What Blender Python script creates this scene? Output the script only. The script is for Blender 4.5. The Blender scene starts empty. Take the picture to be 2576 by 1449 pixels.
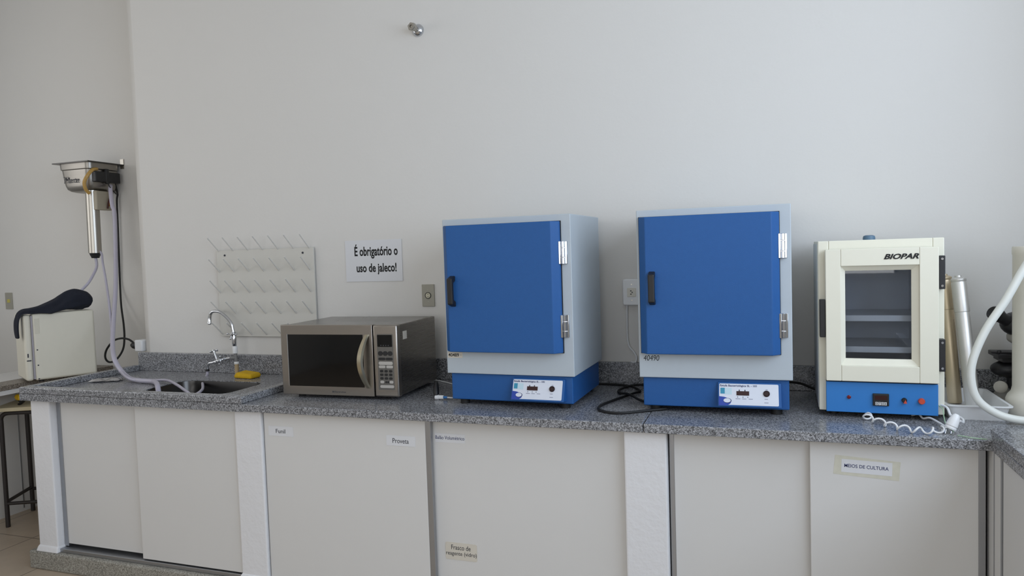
import bpy, bmesh, math, random
from mathutils import Vector, Matrix
random.seed(7)
SC = bpy.context.scene
COL = SC.collection

# ------------------------------------------------------------------ camera
camd = bpy.data.cameras.new('camera'); cam = bpy.data.objects.new('camera', camd); COL.objects.link(cam)
PITCH, YAW, ROLL = .0504, .3365, -.0322
FW = Vector((-math.sin(YAW)*math.cos(PITCH), math.cos(YAW)*math.cos(PITCH), -math.sin(PITCH)))
R0 = Vector((math.cos(YAW), math.sin(YAW), 0)); U0 = R0.cross(FW)
RR = R0*math.cos(ROLL) + U0*math.sin(ROLL); UU = -R0*math.sin(ROLL) + U0*math.cos(ROLL)
M = Matrix((RR, UU, -FW)).transposed().to_4x4(); M.translation = Vector((.5584, -3.2757, 1.5282))
cam.matrix_world = M
camd.sensor_width = 36; camd.lens = 36*1807.7/2576; camd.clip_start = .05; camd.clip_end = 60
SC.camera = cam

# ------------------------------------------------------------------ light and exposure
SC.view_settings.view_transform = 'Standard'; SC.view_settings.look = 'None'
SC.view_settings.exposure = -.2; SC.view_settings.gamma = 1.0; SC.view_settings.use_curve_mapping = False
wd = bpy.data.worlds.new('world'); SC.world = wd; wd.use_nodes = True
wd.node_tree.nodes['Background'].inputs[0].default_value = (.75, .86, 1, 1)
wd.node_tree.nodes['Background'].inputs[1].default_value = .6
def area(name, loc, rot, sx, sy, power, col):
    l = bpy.data.lights.new(name, 'AREA'); l.shape = 'RECTANGLE'; l.size = sx; l.size_y = sy
    l.energy = power; l.color = col
    o = bpy.data.objects.new(name, l); o.location = loc; o.rotation_euler = rot; COL.objects.link(o); return o
PI = math.pi
# daylight through the window of the right wall (faces -X) and through the window behind the camera (faces +Y)
area('daylight_right', (2.02, -2.6, 2.25), (0, PI/2, 0), 1.8, 3.6, 106, (.74, .85, 1.0))
area('daylight_rear', (-.9, -6.9, 2.0), (PI/2, 0, 0), 5.0, 1.7, 68, (1.0, .985, .96))
area('daylight_left', (-4.97, -2.3, 2.2), (0, -PI/2, 0), 1.6, 3.0, 30, (1.0, .96, .91))

# ------------------------------------------------------------------ materials
def lin(c):
    out = []
    for v in c[:3]:
        v /= 255.; out.append(v/12.92 if v <= .04045 else ((v+.055)/1.055)**2.4)
    return (*out, 1)
MATS = {}
def mat(name, rgb, rough=.5, metal=0., var=.04, scale=30., bump=0., bscale=200., spec=.5, alpha=None, emit=None, trans=0, coat=0):
    if name in MATS: return MATS[name]
    m = bpy.data.materials.new(name); m.use_nodes = True; nt = m.node_tree; b = nt.nodes['Principled BSDF']
    tc = nt.nodes.new('ShaderNodeTexCoord'); n = nt.nodes.new('ShaderNodeTexNoise')
    n.inputs['Scale'].default_value = scale; n.inputs['Detail'].default_value = 4
    nt.links.new(tc.outputs['Object'], n.inputs['Vector'])
    mx = nt.nodes.new('ShaderNodeMix'); mx.data_type = 'RGBA'
    c = lin(rgb); mx.inputs[6].default_value = tuple(max(0, v*(1-var)) for v in c[:3])+(1,)
    mx.inputs[7].default_value = tuple(min(1, v*(1+var)) for v in c[:3])+(1,)
    nt.links.new(n.outputs['Fac'], mx.inputs[0]); nt.links.new(mx.outputs[2], b.inputs['Base Color'])
    b.inputs['Roughness'].default_value = rough; b.inputs['Metallic'].default_value = metal
    b.inputs['Specular IOR Level'].default_value = spec
    if coat: b.inputs['Coat Weight'].default_value = coat
    if trans: b.inputs['Transmission Weight'].default_value = trans
    if alpha is not None: b.inputs['Alpha'].default_value = alpha
    if emit: b.inputs['Emission Color'].default_value = lin(emit); b.inputs['Emission Strength'].default_value = 1
    if bump:
        n2 = nt.nodes.new('ShaderNodeTexNoise'); n2.inputs['Scale'].default_value = bscale
        nt.links.new(tc.outputs['Object'], n2.inputs['Vector'])
        bp = nt.nodes.new('ShaderNodeBump'); bp.inputs['Strength'].default_value = bump; bp.inputs['Distance'].default_value = .004
        nt.links.new(n2.outputs['Fac'], bp.inputs['Height']); nt.links.new(bp.outputs['Normal'], b.inputs['Normal'])
    MATS[name] = m; return m
def granite(name, dark, mid, light, rough=.22):
    m = bpy.data.materials.new(name); m.use_nodes = True; nt = m.node_tree; b = nt.nodes['Principled BSDF']
    tc = nt.nodes.new('ShaderNodeTexCoord')
    v = nt.nodes.new('ShaderNodeTexVoronoi'); v.inputs['Scale'].default_value = 300; v.inputs['Randomness'].default_value = 1
    nz = nt.nodes.new('ShaderNodeTexNoise'); nz.inputs['Scale'].default_value = 110; nz.inputs['Detail'].default_value = 6
    nt.links.new(tc.outputs['Object'], v.inputs['Vector']); nt.links.new(tc.outputs['Object'], nz.inputs['Vector'])
    sep = nt.nodes.new('ShaderNodeSeparateColor'); nt.links.new(v.outputs['Color'], sep.inputs[0])
    ad = nt.nodes.new('ShaderNodeMath'); ad.operation = 'MULTIPLY_ADD'; ad.inputs[1].default_value = .55
    nt.links.new(sep.outputs[0], ad.inputs[0])
    sc = nt.nodes.new('ShaderNodeMath'); sc.operation = 'MULTIPLY'; sc.inputs[1].default_value = .5
    nt.links.new(nz.outputs['Fac'], sc.inputs[0]); nt.links.new(sc.outputs[0], ad.inputs[2])
    cr = nt.nodes.new('ShaderNodeValToRGB'); e = cr.color_ramp.elements
    e[0].position = .22; e[0].color = lin(dark); e[1].position = .78; e[1].color = lin(light)
    k = cr.color_ramp.elements.new(.48); k.color = lin(mid)
    nt.links.new(ad.outputs[0], cr.inputs[0]); nt.links.new(cr.outputs[0], b.inputs['Base Color'])
    b.inputs['Roughness'].default_value = rough
    return m
def brushed(name, rgb, rough=.32, axis=2):
    m = bpy.data.materials.new(name); m.use_nodes = True; nt = m.node_tree; b = nt.nodes['Principled BSDF']
    tc = nt.nodes.new('ShaderNodeTexCoord'); mp = nt.nodes.new('ShaderNodeMapping')
    s = [4, 4, 4]; s[axis] = 400; mp.inputs['Scale'].default_value = s
    n = nt.nodes.new('ShaderNodeTexNoise'); n.inputs['Scale'].default_value = 1; n.inputs['Detail'].default_value = 3
    nt.links.new(tc.outputs['Object'], mp.inputs[0]); nt.links.new(mp.outputs[0], n.inputs['Vector'])
    mr = nt.nodes.new('ShaderNodeMapRange'); mr.inputs[3].default_value = rough-.07; mr.inputs[4].default_value = rough+.1
    nt.links.new(n.outputs['Fac'], mr.inputs[0]); nt.links.new(mr.outputs[0], b.inputs['Roughness'])
    b.inputs['Base Color'].default_value = lin(rgb); b.inputs['Metallic'].default_value = 1
    return m
WALL = mat('wall_paint', (214, 212, 208), .75, var=.015, scale=3, bump=.12, bscale=60)
PLASTER = mat('pillar_plaster', (222, 222, 224), .7, var=.02, scale=8, bump=.5, bscale=45)
CEIL = mat('ceiling_paint', (235, 235, 233), .9)
LAMI = mat('white_laminate', (211, 210, 208), .42, var=.012, scale=6)
ALU = mat('aluminium', (170, 172, 176), .38, 1, var=.03)
GRAN = granite('grey_granite', (66, 66, 68), (116, 117, 120), (170, 171, 175), .22)
TERR = granite('terrazzo', (96, 93, 86), (138, 135, 126), (170, 167, 158), .6)
TIMB = granite('bench_stone', (70, 62, 54), (112, 103, 93), (150, 142, 132), .4)
BLUE = mat('blue_paint', (32, 86, 148), .48, spec=.35, var=.05, scale=60, bump=.12, bscale=420)
BLUEL = mat('bright_blue_panel', (40, 118, 190), .45, var=.04, scale=12)
GREYP = mat('pale_grey_paint', (178, 187, 194), .45, var=.02, bump=.06, bscale=420)
CREAM = mat('cream_paint', (226, 223, 206), .4, var=.015)
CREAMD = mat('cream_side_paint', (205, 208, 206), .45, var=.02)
BLACK = mat('black_plastic', (24, 24, 26), .45)
RUBB = mat('black_rubber', (16, 16, 17), .6)
CHROME = mat('chrome', (200, 202, 206), .13, 1, var=.01)
STEEL = brushed('stainless_steel', (150, 146, 140), .34, 2)
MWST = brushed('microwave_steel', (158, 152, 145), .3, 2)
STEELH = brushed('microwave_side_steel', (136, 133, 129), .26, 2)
STEELD = mat('dark_stainless', (84, 83, 82), .3, 1)
SAT = mat('satin_steel', (176, 172, 164), .3, 1, var=.05, scale=20)
GLASSD = mat('dark_oven_glass', (10, 10, 11), .06, spec=.5)
SILV = mat('silver_button', (176, 172, 166), .45)
WHITEP = mat('white_plastic', (226, 227, 228), .35)
PAPER = mat('paper', (214, 215, 218), .8, var=.01)
PAPERB = mat('beige_paper', (205, 199, 187), .8, var=.03)
TAPE = mat('yellowed_tape', (203, 201, 186), .4, var=.12, scale=40)
INK = mat('black_ink', (14, 14, 16), .7)
INKG = mat('grey_ink', (52, 54, 62), .7)
INKB = mat('navy_ink', (40, 48, 96), .7)
INKF = mat('faint_ink', (140, 142, 160), .7)
TEAL = mat('teal_print', (50, 140, 170), .5)
ICE = mat('pale_blue_print', (190, 214, 224), .4)
SWOO = mat('royal_blue_print', (34, 66, 158), .4)
PLATE = mat('control_plate', (214, 218, 228), .4)
DISP = mat('dark_red_display', (52, 24, 26), .15)
RED = mat('red_plastic', (196, 74, 52), .4)
DRED = mat('dark_red_lamp', (110, 18, 30), .2)
BGREY = mat('grey_beige_plastic', (158, 155, 143), .5)
YEL = mat('yellow_sponge', (206, 166, 20), .9, var=.12, scale=50, bump=.8, bscale=260)
YELP = mat('yellow_plastic', (222, 178, 20), .45)
NAVY = mat('navy_cloth', (24, 28, 40), .95, var=.2, scale=40, bump=.5, bscale=120)
CLEAR = mat('clear_hose', (178, 174, 184), .3, var=.05, alpha=.78)
HOSE = mat('grey_hose', (176, 172, 186), .35, var=.05)
WHOSE = mat('white_hose', (226, 228, 222), .35, var=.03)
AMBER = mat('amber_hose', (176, 140, 74), .35, var=.15, scale=60)
FRIDGE = mat('ivory_enamel', (214, 210, 195), .4, var=.02)
GASK = mat('grey_gasket', (160, 156, 164), .6)
WOOD = mat('pale_wood', (202, 190, 158), .5, var=.08, scale=14)
TUBEB = mat('dark_brown_tube', (40, 34, 32), .45, var=.1)
BRASS = mat('brass', (150, 105, 40), .35, 1)
GREENW = mat('green_wire', (164, 196, 160), .5)
FOIL = mat('foil', (190, 190, 192), .25, 1, bump=.6, bscale=90)
INNER = mat('chamber_steel', (196, 202, 210), .4, 0)
PEGM = mat('white_peg_plastic', (212, 210, 205), .45)
BOARD = mat('white_board_plastic', (202, 200, 193), .5, var=.01)
DGREY = mat('dark_grey_microscope', (34, 33, 36), .4)
MGREY = mat('grey_beige_enamel', (176, 172, 163), .45)
BLUEK = mat('blue_grey_knob', (84, 112, 134), .45)
def tile_mat():
    m = bpy.data.materials.new('beige_floor_tiles'); m.use_nodes = True; nt = m.node_tree; b = nt.nodes['Principled BSDF']
    tc = nt.nodes.new('ShaderNodeTexCoord'); br = nt.nodes.new('ShaderNodeTexBrick')
    br.offset = 0; br.inputs['Scale'].default_value = 1; br.inputs['Brick Width'].default_value = .42; br.inputs['Row Height'].default_value = .42
    br.inputs['Mortar Size'].default_value = .004
    br.inputs['Color1'].default_value = lin((190, 172, 150)); br.inputs['Color2'].default_value = lin((196, 178, 157)); br.inputs['Mortar'].default_value = lin((140, 126, 110))
    n = nt.nodes.new('ShaderNodeTexNoise'); n.inputs['Scale'].default_value = 9; n.inputs['Detail'].default_value = 5
    mx = nt.nodes.new('ShaderNodeMix'); mx.data_type = 'RGBA'; mx.blend_type = 'MULTIPLY'; mx.inputs[0].default_value = .5
    cr = nt.nodes.new('ShaderNodeValToRGB'); cr.color_ramp.elements[0].color = (.6, .6, .6, 1); cr.color_ramp.elements[0].position = .3
    nt.links.new(tc.outputs['Object'], br.inputs['Vector']); nt.links.new(tc.outputs['Object'], n.inputs['Vector'])
    nt.links.new(n.outputs['Fac'], cr.inputs[0]); nt.links.new(br.outputs['Color'], mx.inputs[6]); nt.links.new(cr.outputs[0], mx.inputs[7])
    nt.links.new(mx.outputs[2], b.inputs['Base Color']); b.inputs['Roughness'].default_value = .35
    return m
TILE = tile_mat()
def glass_mat():
    m = bpy.data.materials.new('window_glass'); m.use_nodes = True; nt = m.node_tree
    nt.nodes.remove(nt.nodes['Principled BSDF']); out = nt.nodes['Material Output']
    t = nt.nodes.new('ShaderNodeBsdfTransparent'); t.inputs[0].default_value = (.88, .91, .95, 1)
    g = nt.nodes.new('ShaderNodeBsdfGlossy'); g.inputs['Roughness'].default_value = .02
    f = nt.nodes.new('ShaderNodeFresnel'); f.inputs[0].default_value = 1.6
    mx = nt.nodes.new('ShaderNodeMixShader'); nt.links.new(f.outputs[0], mx.inputs[0])
    nt.links.new(t.outputs[0], mx.inputs[1]); nt.links.new(g.outputs[0], mx.inputs[2]); nt.links.new(mx.outputs[0], out.inputs[0])
    return m
GLASS = glass_mat()

# ------------------------------------------------------------------ mesh helpers
class MB:
    def __init__(s): s.bm = bmesh.new()
    def box(s, x0, x1, y0, y1, z0, z1):
        v = [s.bm.verts.new(p) for p in ((x0,y0,z0),(x1,y0,z0),(x1,y1,z0),(x0,y1,z0),(x0,y0,z1),(x1,y0,z1),(x1,y1,z1),(x0,y1,z1))]
        for f in ((3,2,1,0),(4,5,6,7),(0,1,5,4),(1,2,6,5),(2,3,7,6),(3,0,4,7)): s.bm.faces.new([v[i] for i in f])
        return s
    def loft(s, rings, cap0=True, cap1=True, closed=True):
        vs = [[s.bm.verts.new(p) for p in r] for r in rings]; n = len(rings[0])
        for a, b in zip(vs, vs[1:]):
            for i in range(n if closed else n-1):
                j = (i+1) % n; s.bm.faces.new((a[i], a[j], b[j], b[i]))
        if cap0: s.bm.faces.new(list(reversed(vs[0])))
        if cap1: s.bm.faces.new(vs[-1])
        return s
    def hexa(s, a, b): return s.loft([a, b])          # two quads
    def lathe(s, prof, origin=(0,0,0), axis=(0,0,1), n=24):
        ax = Vector(axis).normalized(); o = Vector(origin)
        u = ax.orthogonal().normalized(); w = ax.cross(u)
        rings = [[o+ax*h+(u*math.cos(2*PI*k/n)+w*math.sin(2*PI*k/n))*max(r, 1e-5) for k in range(n)] for r, h in prof]
        return s.loft(rings)
    def cyl(s, p0, p1, r, r1=None, n=20):
        p0 = Vector(p0); d = Vector(p1)-p0
        return s.lathe([(r, 0), (r if r1 is None else r1, d.length)], p0, d, n)
    def ball(s, c, r, n=14, sq=(1,1,1)):
        rings = []
        for i in range(1, n//2):
            t = PI*i/(n//2)
            rings.append([(c[0]+sq[0]*r*math.sin(t)*math.cos(2*PI*k/n), c[1]+sq[1]*r*math.sin(t)*math.sin(2*PI*k/n), c[2]-sq[2]*r*math.cos(t)) for k in range(n)])
        return s.loft(rings)
    def tube(s, pts, r, n=10, smooth=6, rf=None, flat=1.0):
        P = spline(pts, smooth) if smooth > 1 else [Vector(p) for p in pts]
        up = None; rings = []
        for i, p in enumerate(P):
            t = (P[min(i+1, len(P)-1)]-P[max(i-1, 0)])
            if t.length < 1e-9: t = Vector((0,0,1))
            t.normalize()
            if up is None: up = t.orthogonal().normalized()
            up = (up - t*up.dot(t)); 
            if up.length < 1e-6: up = t.orthogonal()
            up.normalize(); w = t.cross(up)
            rr = r if rf is None else r*rf(i/(len(P)-1))
            rings.append([p+up*math.cos(2*PI*k/n)*rr+w*math.sin(2*PI*k/n)*rr*flat for k in range(n)])
        return s.loft(rings)
    def extrude_xz(s, poly, y0, y1):                    # polygon of (x,z), counter-clockwise seen from -Y
        return s.loft([[(x, y0, z) for x, z in poly], [(x, y1, z) for x, z in poly]])
    def build(s, name, m, parent=None, loc=None, rz=0, bevel=0, smooth=True, seg=2, ang=35):
        bmesh.ops.recalc_face_normals(s.bm, faces=s.bm.faces)
        me = bpy.data.meshes.new(name); s.bm.to_mesh(me); s.bm.free()
        if smooth:
            for p in me.polygons: p.use_smooth = True
            me.set_sharp_from_angle(angle=math.radians(ang))
        me.materials.append(m)
        o = bpy.data.objects.new(name, me); COL.objects.link(o)
        if parent: o.parent = parent
        if loc: o.location = loc
        if rz: o.rotation_euler.z = rz
        if bevel:
            b = o.modifiers.new('bevel', 'BEVEL'); b.width = bevel; b.segments = seg; b.limit_method = 'ANGLE'; b.angle_limit = math.radians(40)
            b.harden_normals = False
        return o
def spline(pts, k):
    P = [Vector(p) for p in pts]; out = []
    for i in range(len(P)-1):
        a, b, c, d = P[max(i-1,0)], P[i], P[i+1], P[min(i+2, len(P)-1)]
        for j in range(k):
            t = j/k; t2 = t*t; t3 = t2*t
            out.append(.5*((2*b)+(c-a)*t+(2*a-5*b+4*c-d)*t2+(3*b-a-3*c+d)*t3))
    out.append(P[-1]); return out
def rrect(x0, x1, z0, z1, r, n=5):
    out = []
    for cx, cz, a in ((x1-r, z0+r, -90), (x1-r, z1-r, 0), (x0+r, z1-r, 90), (x0+r, z0+r, 180)):
        for i in range(n+1):
            t = math.radians(a+90*i/n); out.append((cx+r*math.cos(t), cz+r*math.sin(t)))
    return out
def thing(name, label, cat, loc=(0,0,0), rz=0, group=None):
    o = bpy.data.objects.new(name, None); COL.objects.link(o); o.location = loc; o.rotation_euler.z = rz
    o.empty_display_size = .05
    return tag(o, label, cat, group)
def tag(o, label=None, cat=None, group=None, kind=None):
    if label: o['label'] = label
    if cat: o['category'] = cat
    if group: o['group'] = group
    if kind: o['kind'] = kind
    return o
def struct(o): o['kind'] = 'structure'; return o
def text(body, x0, x1, z0, z1, y, m, parent=None, name='lettering', bold=0., shear=0., depth=.0006, fn=None, spacing=1.0):
    """lettering fitted into the rectangle x0..x1, z0..z1 on a plane facing -Y"""
    c = bpy.data.curves.new('txt', 'FONT'); c.body = body; c.size = 1; c.offset = bold; c.shear = shear; c.extrude = .01
    c.resolution_u = 3; c.space_character = spacing
    t = bpy.data.objects.new('txt', c); COL.objects.link(t)
    dg = bpy.context.evaluated_depsgraph_get(); me = bpy.data.meshes.new_from_object(t.evaluated_get(dg))
    bpy.data.objects.remove(t); bpy.data.curves.remove(c)
    xs = [v.co.x for v in me.vertices]; ys = [v.co.y for v in me.vertices]
    ax, bx, ay, by = min(xs), max(xs), min(ys), max(ys)
    for v in me.vertices:
        x = x0+(v.co.x-ax)/(bx-ax)*(x1-x0); z = z0+(v.co.y-ay)/(by-ay)*(z1-z0)
        yy = y - (depth if v.co.z > 0 else 0)
        v.co = fn(x, yy, z) if fn else (x, yy, z)
    me.name = name; me.materials.clear(); me.materials.append(m)
    o = bpy.data.objects.new(name, me); COL.objects.link(o)
    if parent: o.parent = parent
    return o

# ------------------------------------------------------------------ room shell
XR, XL, YB, ZC = 1.94, -4.9, -7.0, 3.4
XJ, YJ = -2.93, .35                                   # the back wall steps back left of XJ
b = MB(); poly = [(XL-.15, YJ), (XJ, YJ), (XJ, 0), (XR+.15, 0), (XR+.15, YJ+.2), (XL-.15, YJ+.2)]
b.loft([[(x, y, -.05) for x, y in poly], [(x, y, ZC+.1) for x, y in poly]])
struct(b.build('wall_back', WALL, smooth=True, bevel=.07))
b = MB(); b.box(XL-.15, XL, YB-.15, -3.8, -.05, ZC+.1); b.box(XL-.15, XL, -.8, YJ, -.05, ZC+.1)
b.box(XL-.15, XL, -3.8, -.8, -.05, 1.4); b.box(XL-.15, XL, -3.8, -.8, 3.0, ZC+.1)
struct(b.build('wall_left', WALL, smooth=False))
f = MB()
for z in (1.4, 2.96): f.box(XL-.06, XL-.01, -3.8, -.8, z, z+.04)
for i in range(4):
    y = -3.8+2.96*i/3; f.box(XL-.06, XL-.01, y, y+.04, 1.4, 3.0)
struct(f.build('window_3', ALU, smooth=False))
# right wall with the window opening
W = dict(y0=-4.4, y1=-.8, z0=1.35, z1=3.15)
b = MB(); b.box(XR, XR+.15, YB-.15, W['y0'], -.05, ZC+.1); b.box(XR, XR+.15, W['y1'], 0, -.05, ZC+.1)
b.box(XR, XR+.15, W['y0'], W['y1'], -.05, W['z0']); b.box(XR, XR+.15, W['y0'], W['y1'], W['z1'], ZC+.1)
struct(b.build('wall_right', WALL, smooth=False))
f = MB()
for z in (W['z0'], W['z1']-.04): f.box(XR+.01, XR+.06, W['y0'], W['y1'], z, z+.04)
for i in range(5):
    y = W['y0']+(W['y1']-W['y0']-.04)*i/4; f.box(XR+.01, XR+.06, y, y+.04, W['z0'], W['z1'])
struct(f.build('window_1', ALU, smooth=False))
b = MB(); b.box(XL-.15, -3.45, YB-.15, YB, -.05, ZC+.1); b.box(1.65, XR+.15, YB-.15, YB, -.05, ZC+.1)
b.box(-3.45, 1.65, YB-.15, YB, -.05, 1.15); b.box(-3.45, 1.65, YB-.15, YB, 2.85, ZC+.1)
struct(b.build('wall_front', WALL, smooth=False))
f = MB()
for z in (1.15, 2.81): f.box(-3.45, 1.65, YB-.06, YB-.01, z, z+.04)
for i in range(6):
    x = -3.45+5.06*i/5; f.box(x, x+.04, YB-.06, YB-.01, 1.15, 2.85)
struct(f.build('window_2', ALU, smooth=False))
struct(MB().box(XL-.15, XR+.15, YB-.15, YJ+.2, ZC, ZC+.1).build('ceiling', CEIL, smooth=False))
struct(MB().box(XL-.15, XR+.15, YB-.15, YJ+.2, -.1, 0).build('floor', TILE, smooth=False))

# ------------------------------------------------------------------ long worktop against the back wall
FY = -.732; XS = -1.601; X0 = -2.956; XC = 1.217
sinkroot = thing('sink_worktop', 'grey granite sink worktop with raised rim, left end of the long counter', 'worktop', (0, 0, 0))
# slab with the basin hole
def hole(x0, x1, y0, y1, r, z, n=6): return [(x, y, z) for x, y in rrect(x0, x1, y0, y1, r, n)]
HX0, HX1, HY0, HY1 = -2.36, -1.85, -.56, -.245
b = MB(); h1 = hole(HX0, HX1, HY0, HY1, .07, .90); h0 = hole(HX0, HX1, HY0, HY1, .07, .866)
def outer(h, z):
    cx, cy = (HX0+HX1)/2, (HY0+HY1)/2; out = []
    for x, y, _ in h:
        dx, dy = x-cx, y-cy
        ex = (XS-cx) if dx > 0 else (X0-cx); ey = (-.002-cy) if dy > 0 else (FY-cy)
        k = min(ex/dx if abs(dx) > 1e-6 else 9e9, ey/dy if abs(dy) > 1e-6 else 9e9)
        out.append((cx+dx*k, cy+dy*k, z))
    return out
# four corner points added by snapping the nearest ray to each corner
def snap(o, z):
    for c in ((X0, FY), (XS, FY), (XS, -.002), (X0, -.002)):
        i = min(range(len(o)), key=lambda q: (o[q][0]-c[0])**2+(o[q][1]-c[1])**2); o[i] = (*c, z)
    return o
o1, o0 = snap(outer(h1, .90), .90), snap(outer(h0, .866), .866)
b.loft([h0, h1, o1, o0, h0], False, False)
b.build('slab', GRAN, sinkroot, smooth=False)
b = MB()
b.box(X0, X0+.04, FY, -.03, .9, .933); b.box(XS-.045, XS, FY+.045, -.026, .9, .933); b.box(X0+.04, XS, FY, FY+.045, .9, .933)
b.build('raised_rim', GRAN, sinkroot, bevel=.005, smooth=False)
b = MB()
rings = [hole(HX0-.012, HX1+.012, HY0-.012, HY1+.012, .075, .8995), hole(HX0+.004, HX1-.004, HY0+.004, HY1-.004, .07, .897), hole(HX0+.01, HX1-.01, HY0+.01, HY1-.01, .07, .86),
         hole(HX0+.022, HX1-.022, HY0+.022, HY1-.022, .07, .77), hole(HX0+.05, HX1-.05, HY0+.05, HY1-.05, .06, .752)]
rings += [hole(HX0+.03-.0, HX1-.03, HY0+.03, HY1-.03, .06, .745), hole(HX0, HX1, HY0, HY1, .07, .77), hole(HX0-.005, HX1+.005, HY0-.005, HY1+.005, .07, .8645)]
b.loft(rings[1:5], False, True)
bowl = b.build('basin', STEELD, sinkroot)
MB().lathe([(.045, 0), (.045, .006), (.03, .008), (.012, .004)], (-2.12, -.36, .752), n=28).build('drain', CHROME, bowl)
t = MB(); t.box(XS, .1455, FY, -.002, .867, .90)
tag(t.build('worktop_slab', GRAN, bevel=.003, smooth=False), 'grey granite worktop slab under the microwave and left blue incubator', 'worktop')
t = MB(); t.box(.1485, XR-.002, FY, -.002, .867, .90)
tag(t.build('worktop_slab', GRAN, bevel=.003, smooth=False), 'grey granite worktop slab under the right blue incubator and cream oven', 'worktop')
t = MB(); t.box(XJ, XR-.002, -.026, -.001, .9, 1.006)
tag(t.build('backsplash', GRAN, bevel=.003, smooth=False), 'low grey granite backsplash strip along the long counter', 'backsplash')
t = MB(); t.box(-2.985, XC+.06, -.715, -.1, 0, .092)
tag(t.build('plinth', TERR, bevel=.008, smooth=False), 'speckled stone plinth under the long row of white cabinets', 'plinth')

# ------------------------------------------------------------------ pillars and sliding door cabinets
def pillar(x0, x1, label):
    m = MB(); m.box(x0, x1, -.70, -.02, .10, .8665)
    m.loft([[(x0-.012, -.714, .092), (x1+.008, -.714, .092), (x1+.008, -.02, .092), (x0-.012, -.02, .092)], [(x0-.006, -.706, .115), (x1+.003, -.706, .115), (x1+.003, -.02, .115), (x0-.006, -.02, .115)], [(x0, -.70, .125), (x1, -.70, .125), (x1, -.02, .125), (x0, -.02, .125)]])
    tag(m.build('pillar', PLASTER, bevel=.006, smooth=False), label, 'pillar', 'plastered pillars under the counter')
pillar(-2.927, -2.80, 'white plastered pillar at the left end of the counter')
pillar(-1.672, -1.53, 'white plastered pillar between the sink doors and the long door pair')
pillar(.07, .224, 'rough white plastered pillar below the right blue incubator')
YF, YR = -.687, -.66
def cabinet(label, x0, x1, split, front_left, frames):
    t = thing('sliding_door_cabinet', label, 'cabinet', ((x0+x1)/2, YF, .092), 0, 'sliding door cabinets under the counter')
    ox = (x0+x1)/2
    def bx(name, m, a, b_, y0, y1, z0, z1, bev=.002, par=t):
        q = MB(); q.box(a-ox, b_-ox, y0-YF, y1-YF, z0-.092, z1-.092); return q.build(name, m, par, bevel=bev, smooth=False)
    zl, zt = .125, .8655
    yl, yr = (YF, YR) if front_left else (YR, YF)
    zbl, zbr = (.118, .128) if front_left else (.128, .118)
    bx('carcass', LAMI, x0+.002, x1-.002, -.60, -.10, .094, .735)
    bx('bottom_track', ALU, x0+.002, x1-.002, YF-.006, -.61, .093, .112, .002)
    bx('door', LAMI, x0+.004, split+(.0 if front_left else .03), yl, yl+.018, zbl, zt)
    bx('door', LAMI, split-(.03 if front_left else 0), x1-.004, yr, yr+.018, zbr, zt)
    for a, b_, y in frames: bx('door_frame', ALU, a, b_, y-.003, y+.016, .115, zt, .001)
    return t
cabinet('white cabinet with two sliding doors below the sink', -2.798, -1.674, -2.262, False, [(-2.796, -2.772, YR)])
cabinet('white sliding door cabinet below the microwave and left blue incubator', -1.528, .068, -.739, True, [(-.741, -.716, YF+.004)])
cabinet('white sliding door cabinet below the cream oven', .226, 1.214, .70, False, [(.229, .246, YR), (1.192, 1.212, YF)])

# ------------------------------------------------------------------ right return counter
rt = thing('return_counter', 'grey granite counter with raised rim running forward at far right', 'counter', (XC, -.732, 0))
q = MB(); q.box(0, .70, -2.1, -.003, .867, .90); q.build('slab', GRAN, rt, bevel=.003, smooth=False)
q = MB(); q.loft([[(0, -2.1, .9), (.042, -2.1, .9), (.042, -2.1, .934), (0, -2.1, .934)], [(0, -.003, .9), (.042, -.003, .9), (.042, .022, .934), (0, .022, .934)]])
q.build('raised_rim', GRAN, rt, bevel=.002, smooth=False)
ct = thing('side_cabinet', 'white cabinet below the granite counter at far right', 'cabinet', (XC, -.735, 0))
q = MB(); q.box(.02, .69, -2.05, .0, .09, .866); q.build('carcass', LAMI, ct, smooth=False)
q = MB(); q.box(.004, .02, -.062, .07, .12, .866); q.build('corner_post', LAMI, ct, smooth=False)
q = MB(); q.box(.002, .02, -.012, -.008, .12, .866); q.box(.006, .02, -.075, -.062, .12, .866); q.build('door_frame', ALU, ct, smooth=False)
q = MB(); q.box(.008, .02, -1.2, -.078, .12, .862); q.build('door', LAMI, ct, bevel=.002, smooth=False)
q = MB(); q.box(.03, .69, -2.05, .0, 0, .09); q.build('plinth', TERR, ct, smooth=False)

# ------------------------------------------------------------------ paper labels on the doors
def paper(name, label, x0, x1, z0, z1, y, lines, m=PAPER, rot=0, tape=None, ink=INKG, round_=0, bold=0.0):
    cx, cz = (x0+x1)/2, (z0+z1)/2; w, h = (x1-x0)/2, (z1-z0)/2
    t = thing(name, label, 'sign' if name.startswith('wall') else 'label', (cx, y, cz), 0, None if name.startswith('wall') else 'labels on the cabinet doors'); t.rotation_euler.y = rot
    if tape:
        tx, tz = tape; q = MB(); q.extrude_xz([(-tx, -tz*.9), (tx*.97, -tz*1.05), (tx, tz*.8), (-tx*.96, tz)], -.0006, 0); q.build('tape', TAPE, t, smooth=False)
    q = MB(); q.extrude_xz(rrect(-w, w, -h, h, round_) if round_ else [(-w, -h), (w, -h), (w, h), (-w, h)], -.0012, -.0002 if tape else 0)
    q.build('sheet', m, t, smooth=False)
    for s, a, b_, c, d in lines: text(s, a*w, b_*w, c*h, d*h, -.0013, ink, t, bold=bold, depth=.0004)
    return t
paper('paper_label', 'white paper label reading Funil on a cabinet door', -1.501, -1.373, .757, .8, YF, [('Funil', -.38, .38, -.4, .45)])
paper('paper_label', 'white paper label reading Proveta at right edge of a door', -.917, -.785, .748, .79, YF, [('Proveta', -.56, .56, -.45, .5)])
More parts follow.
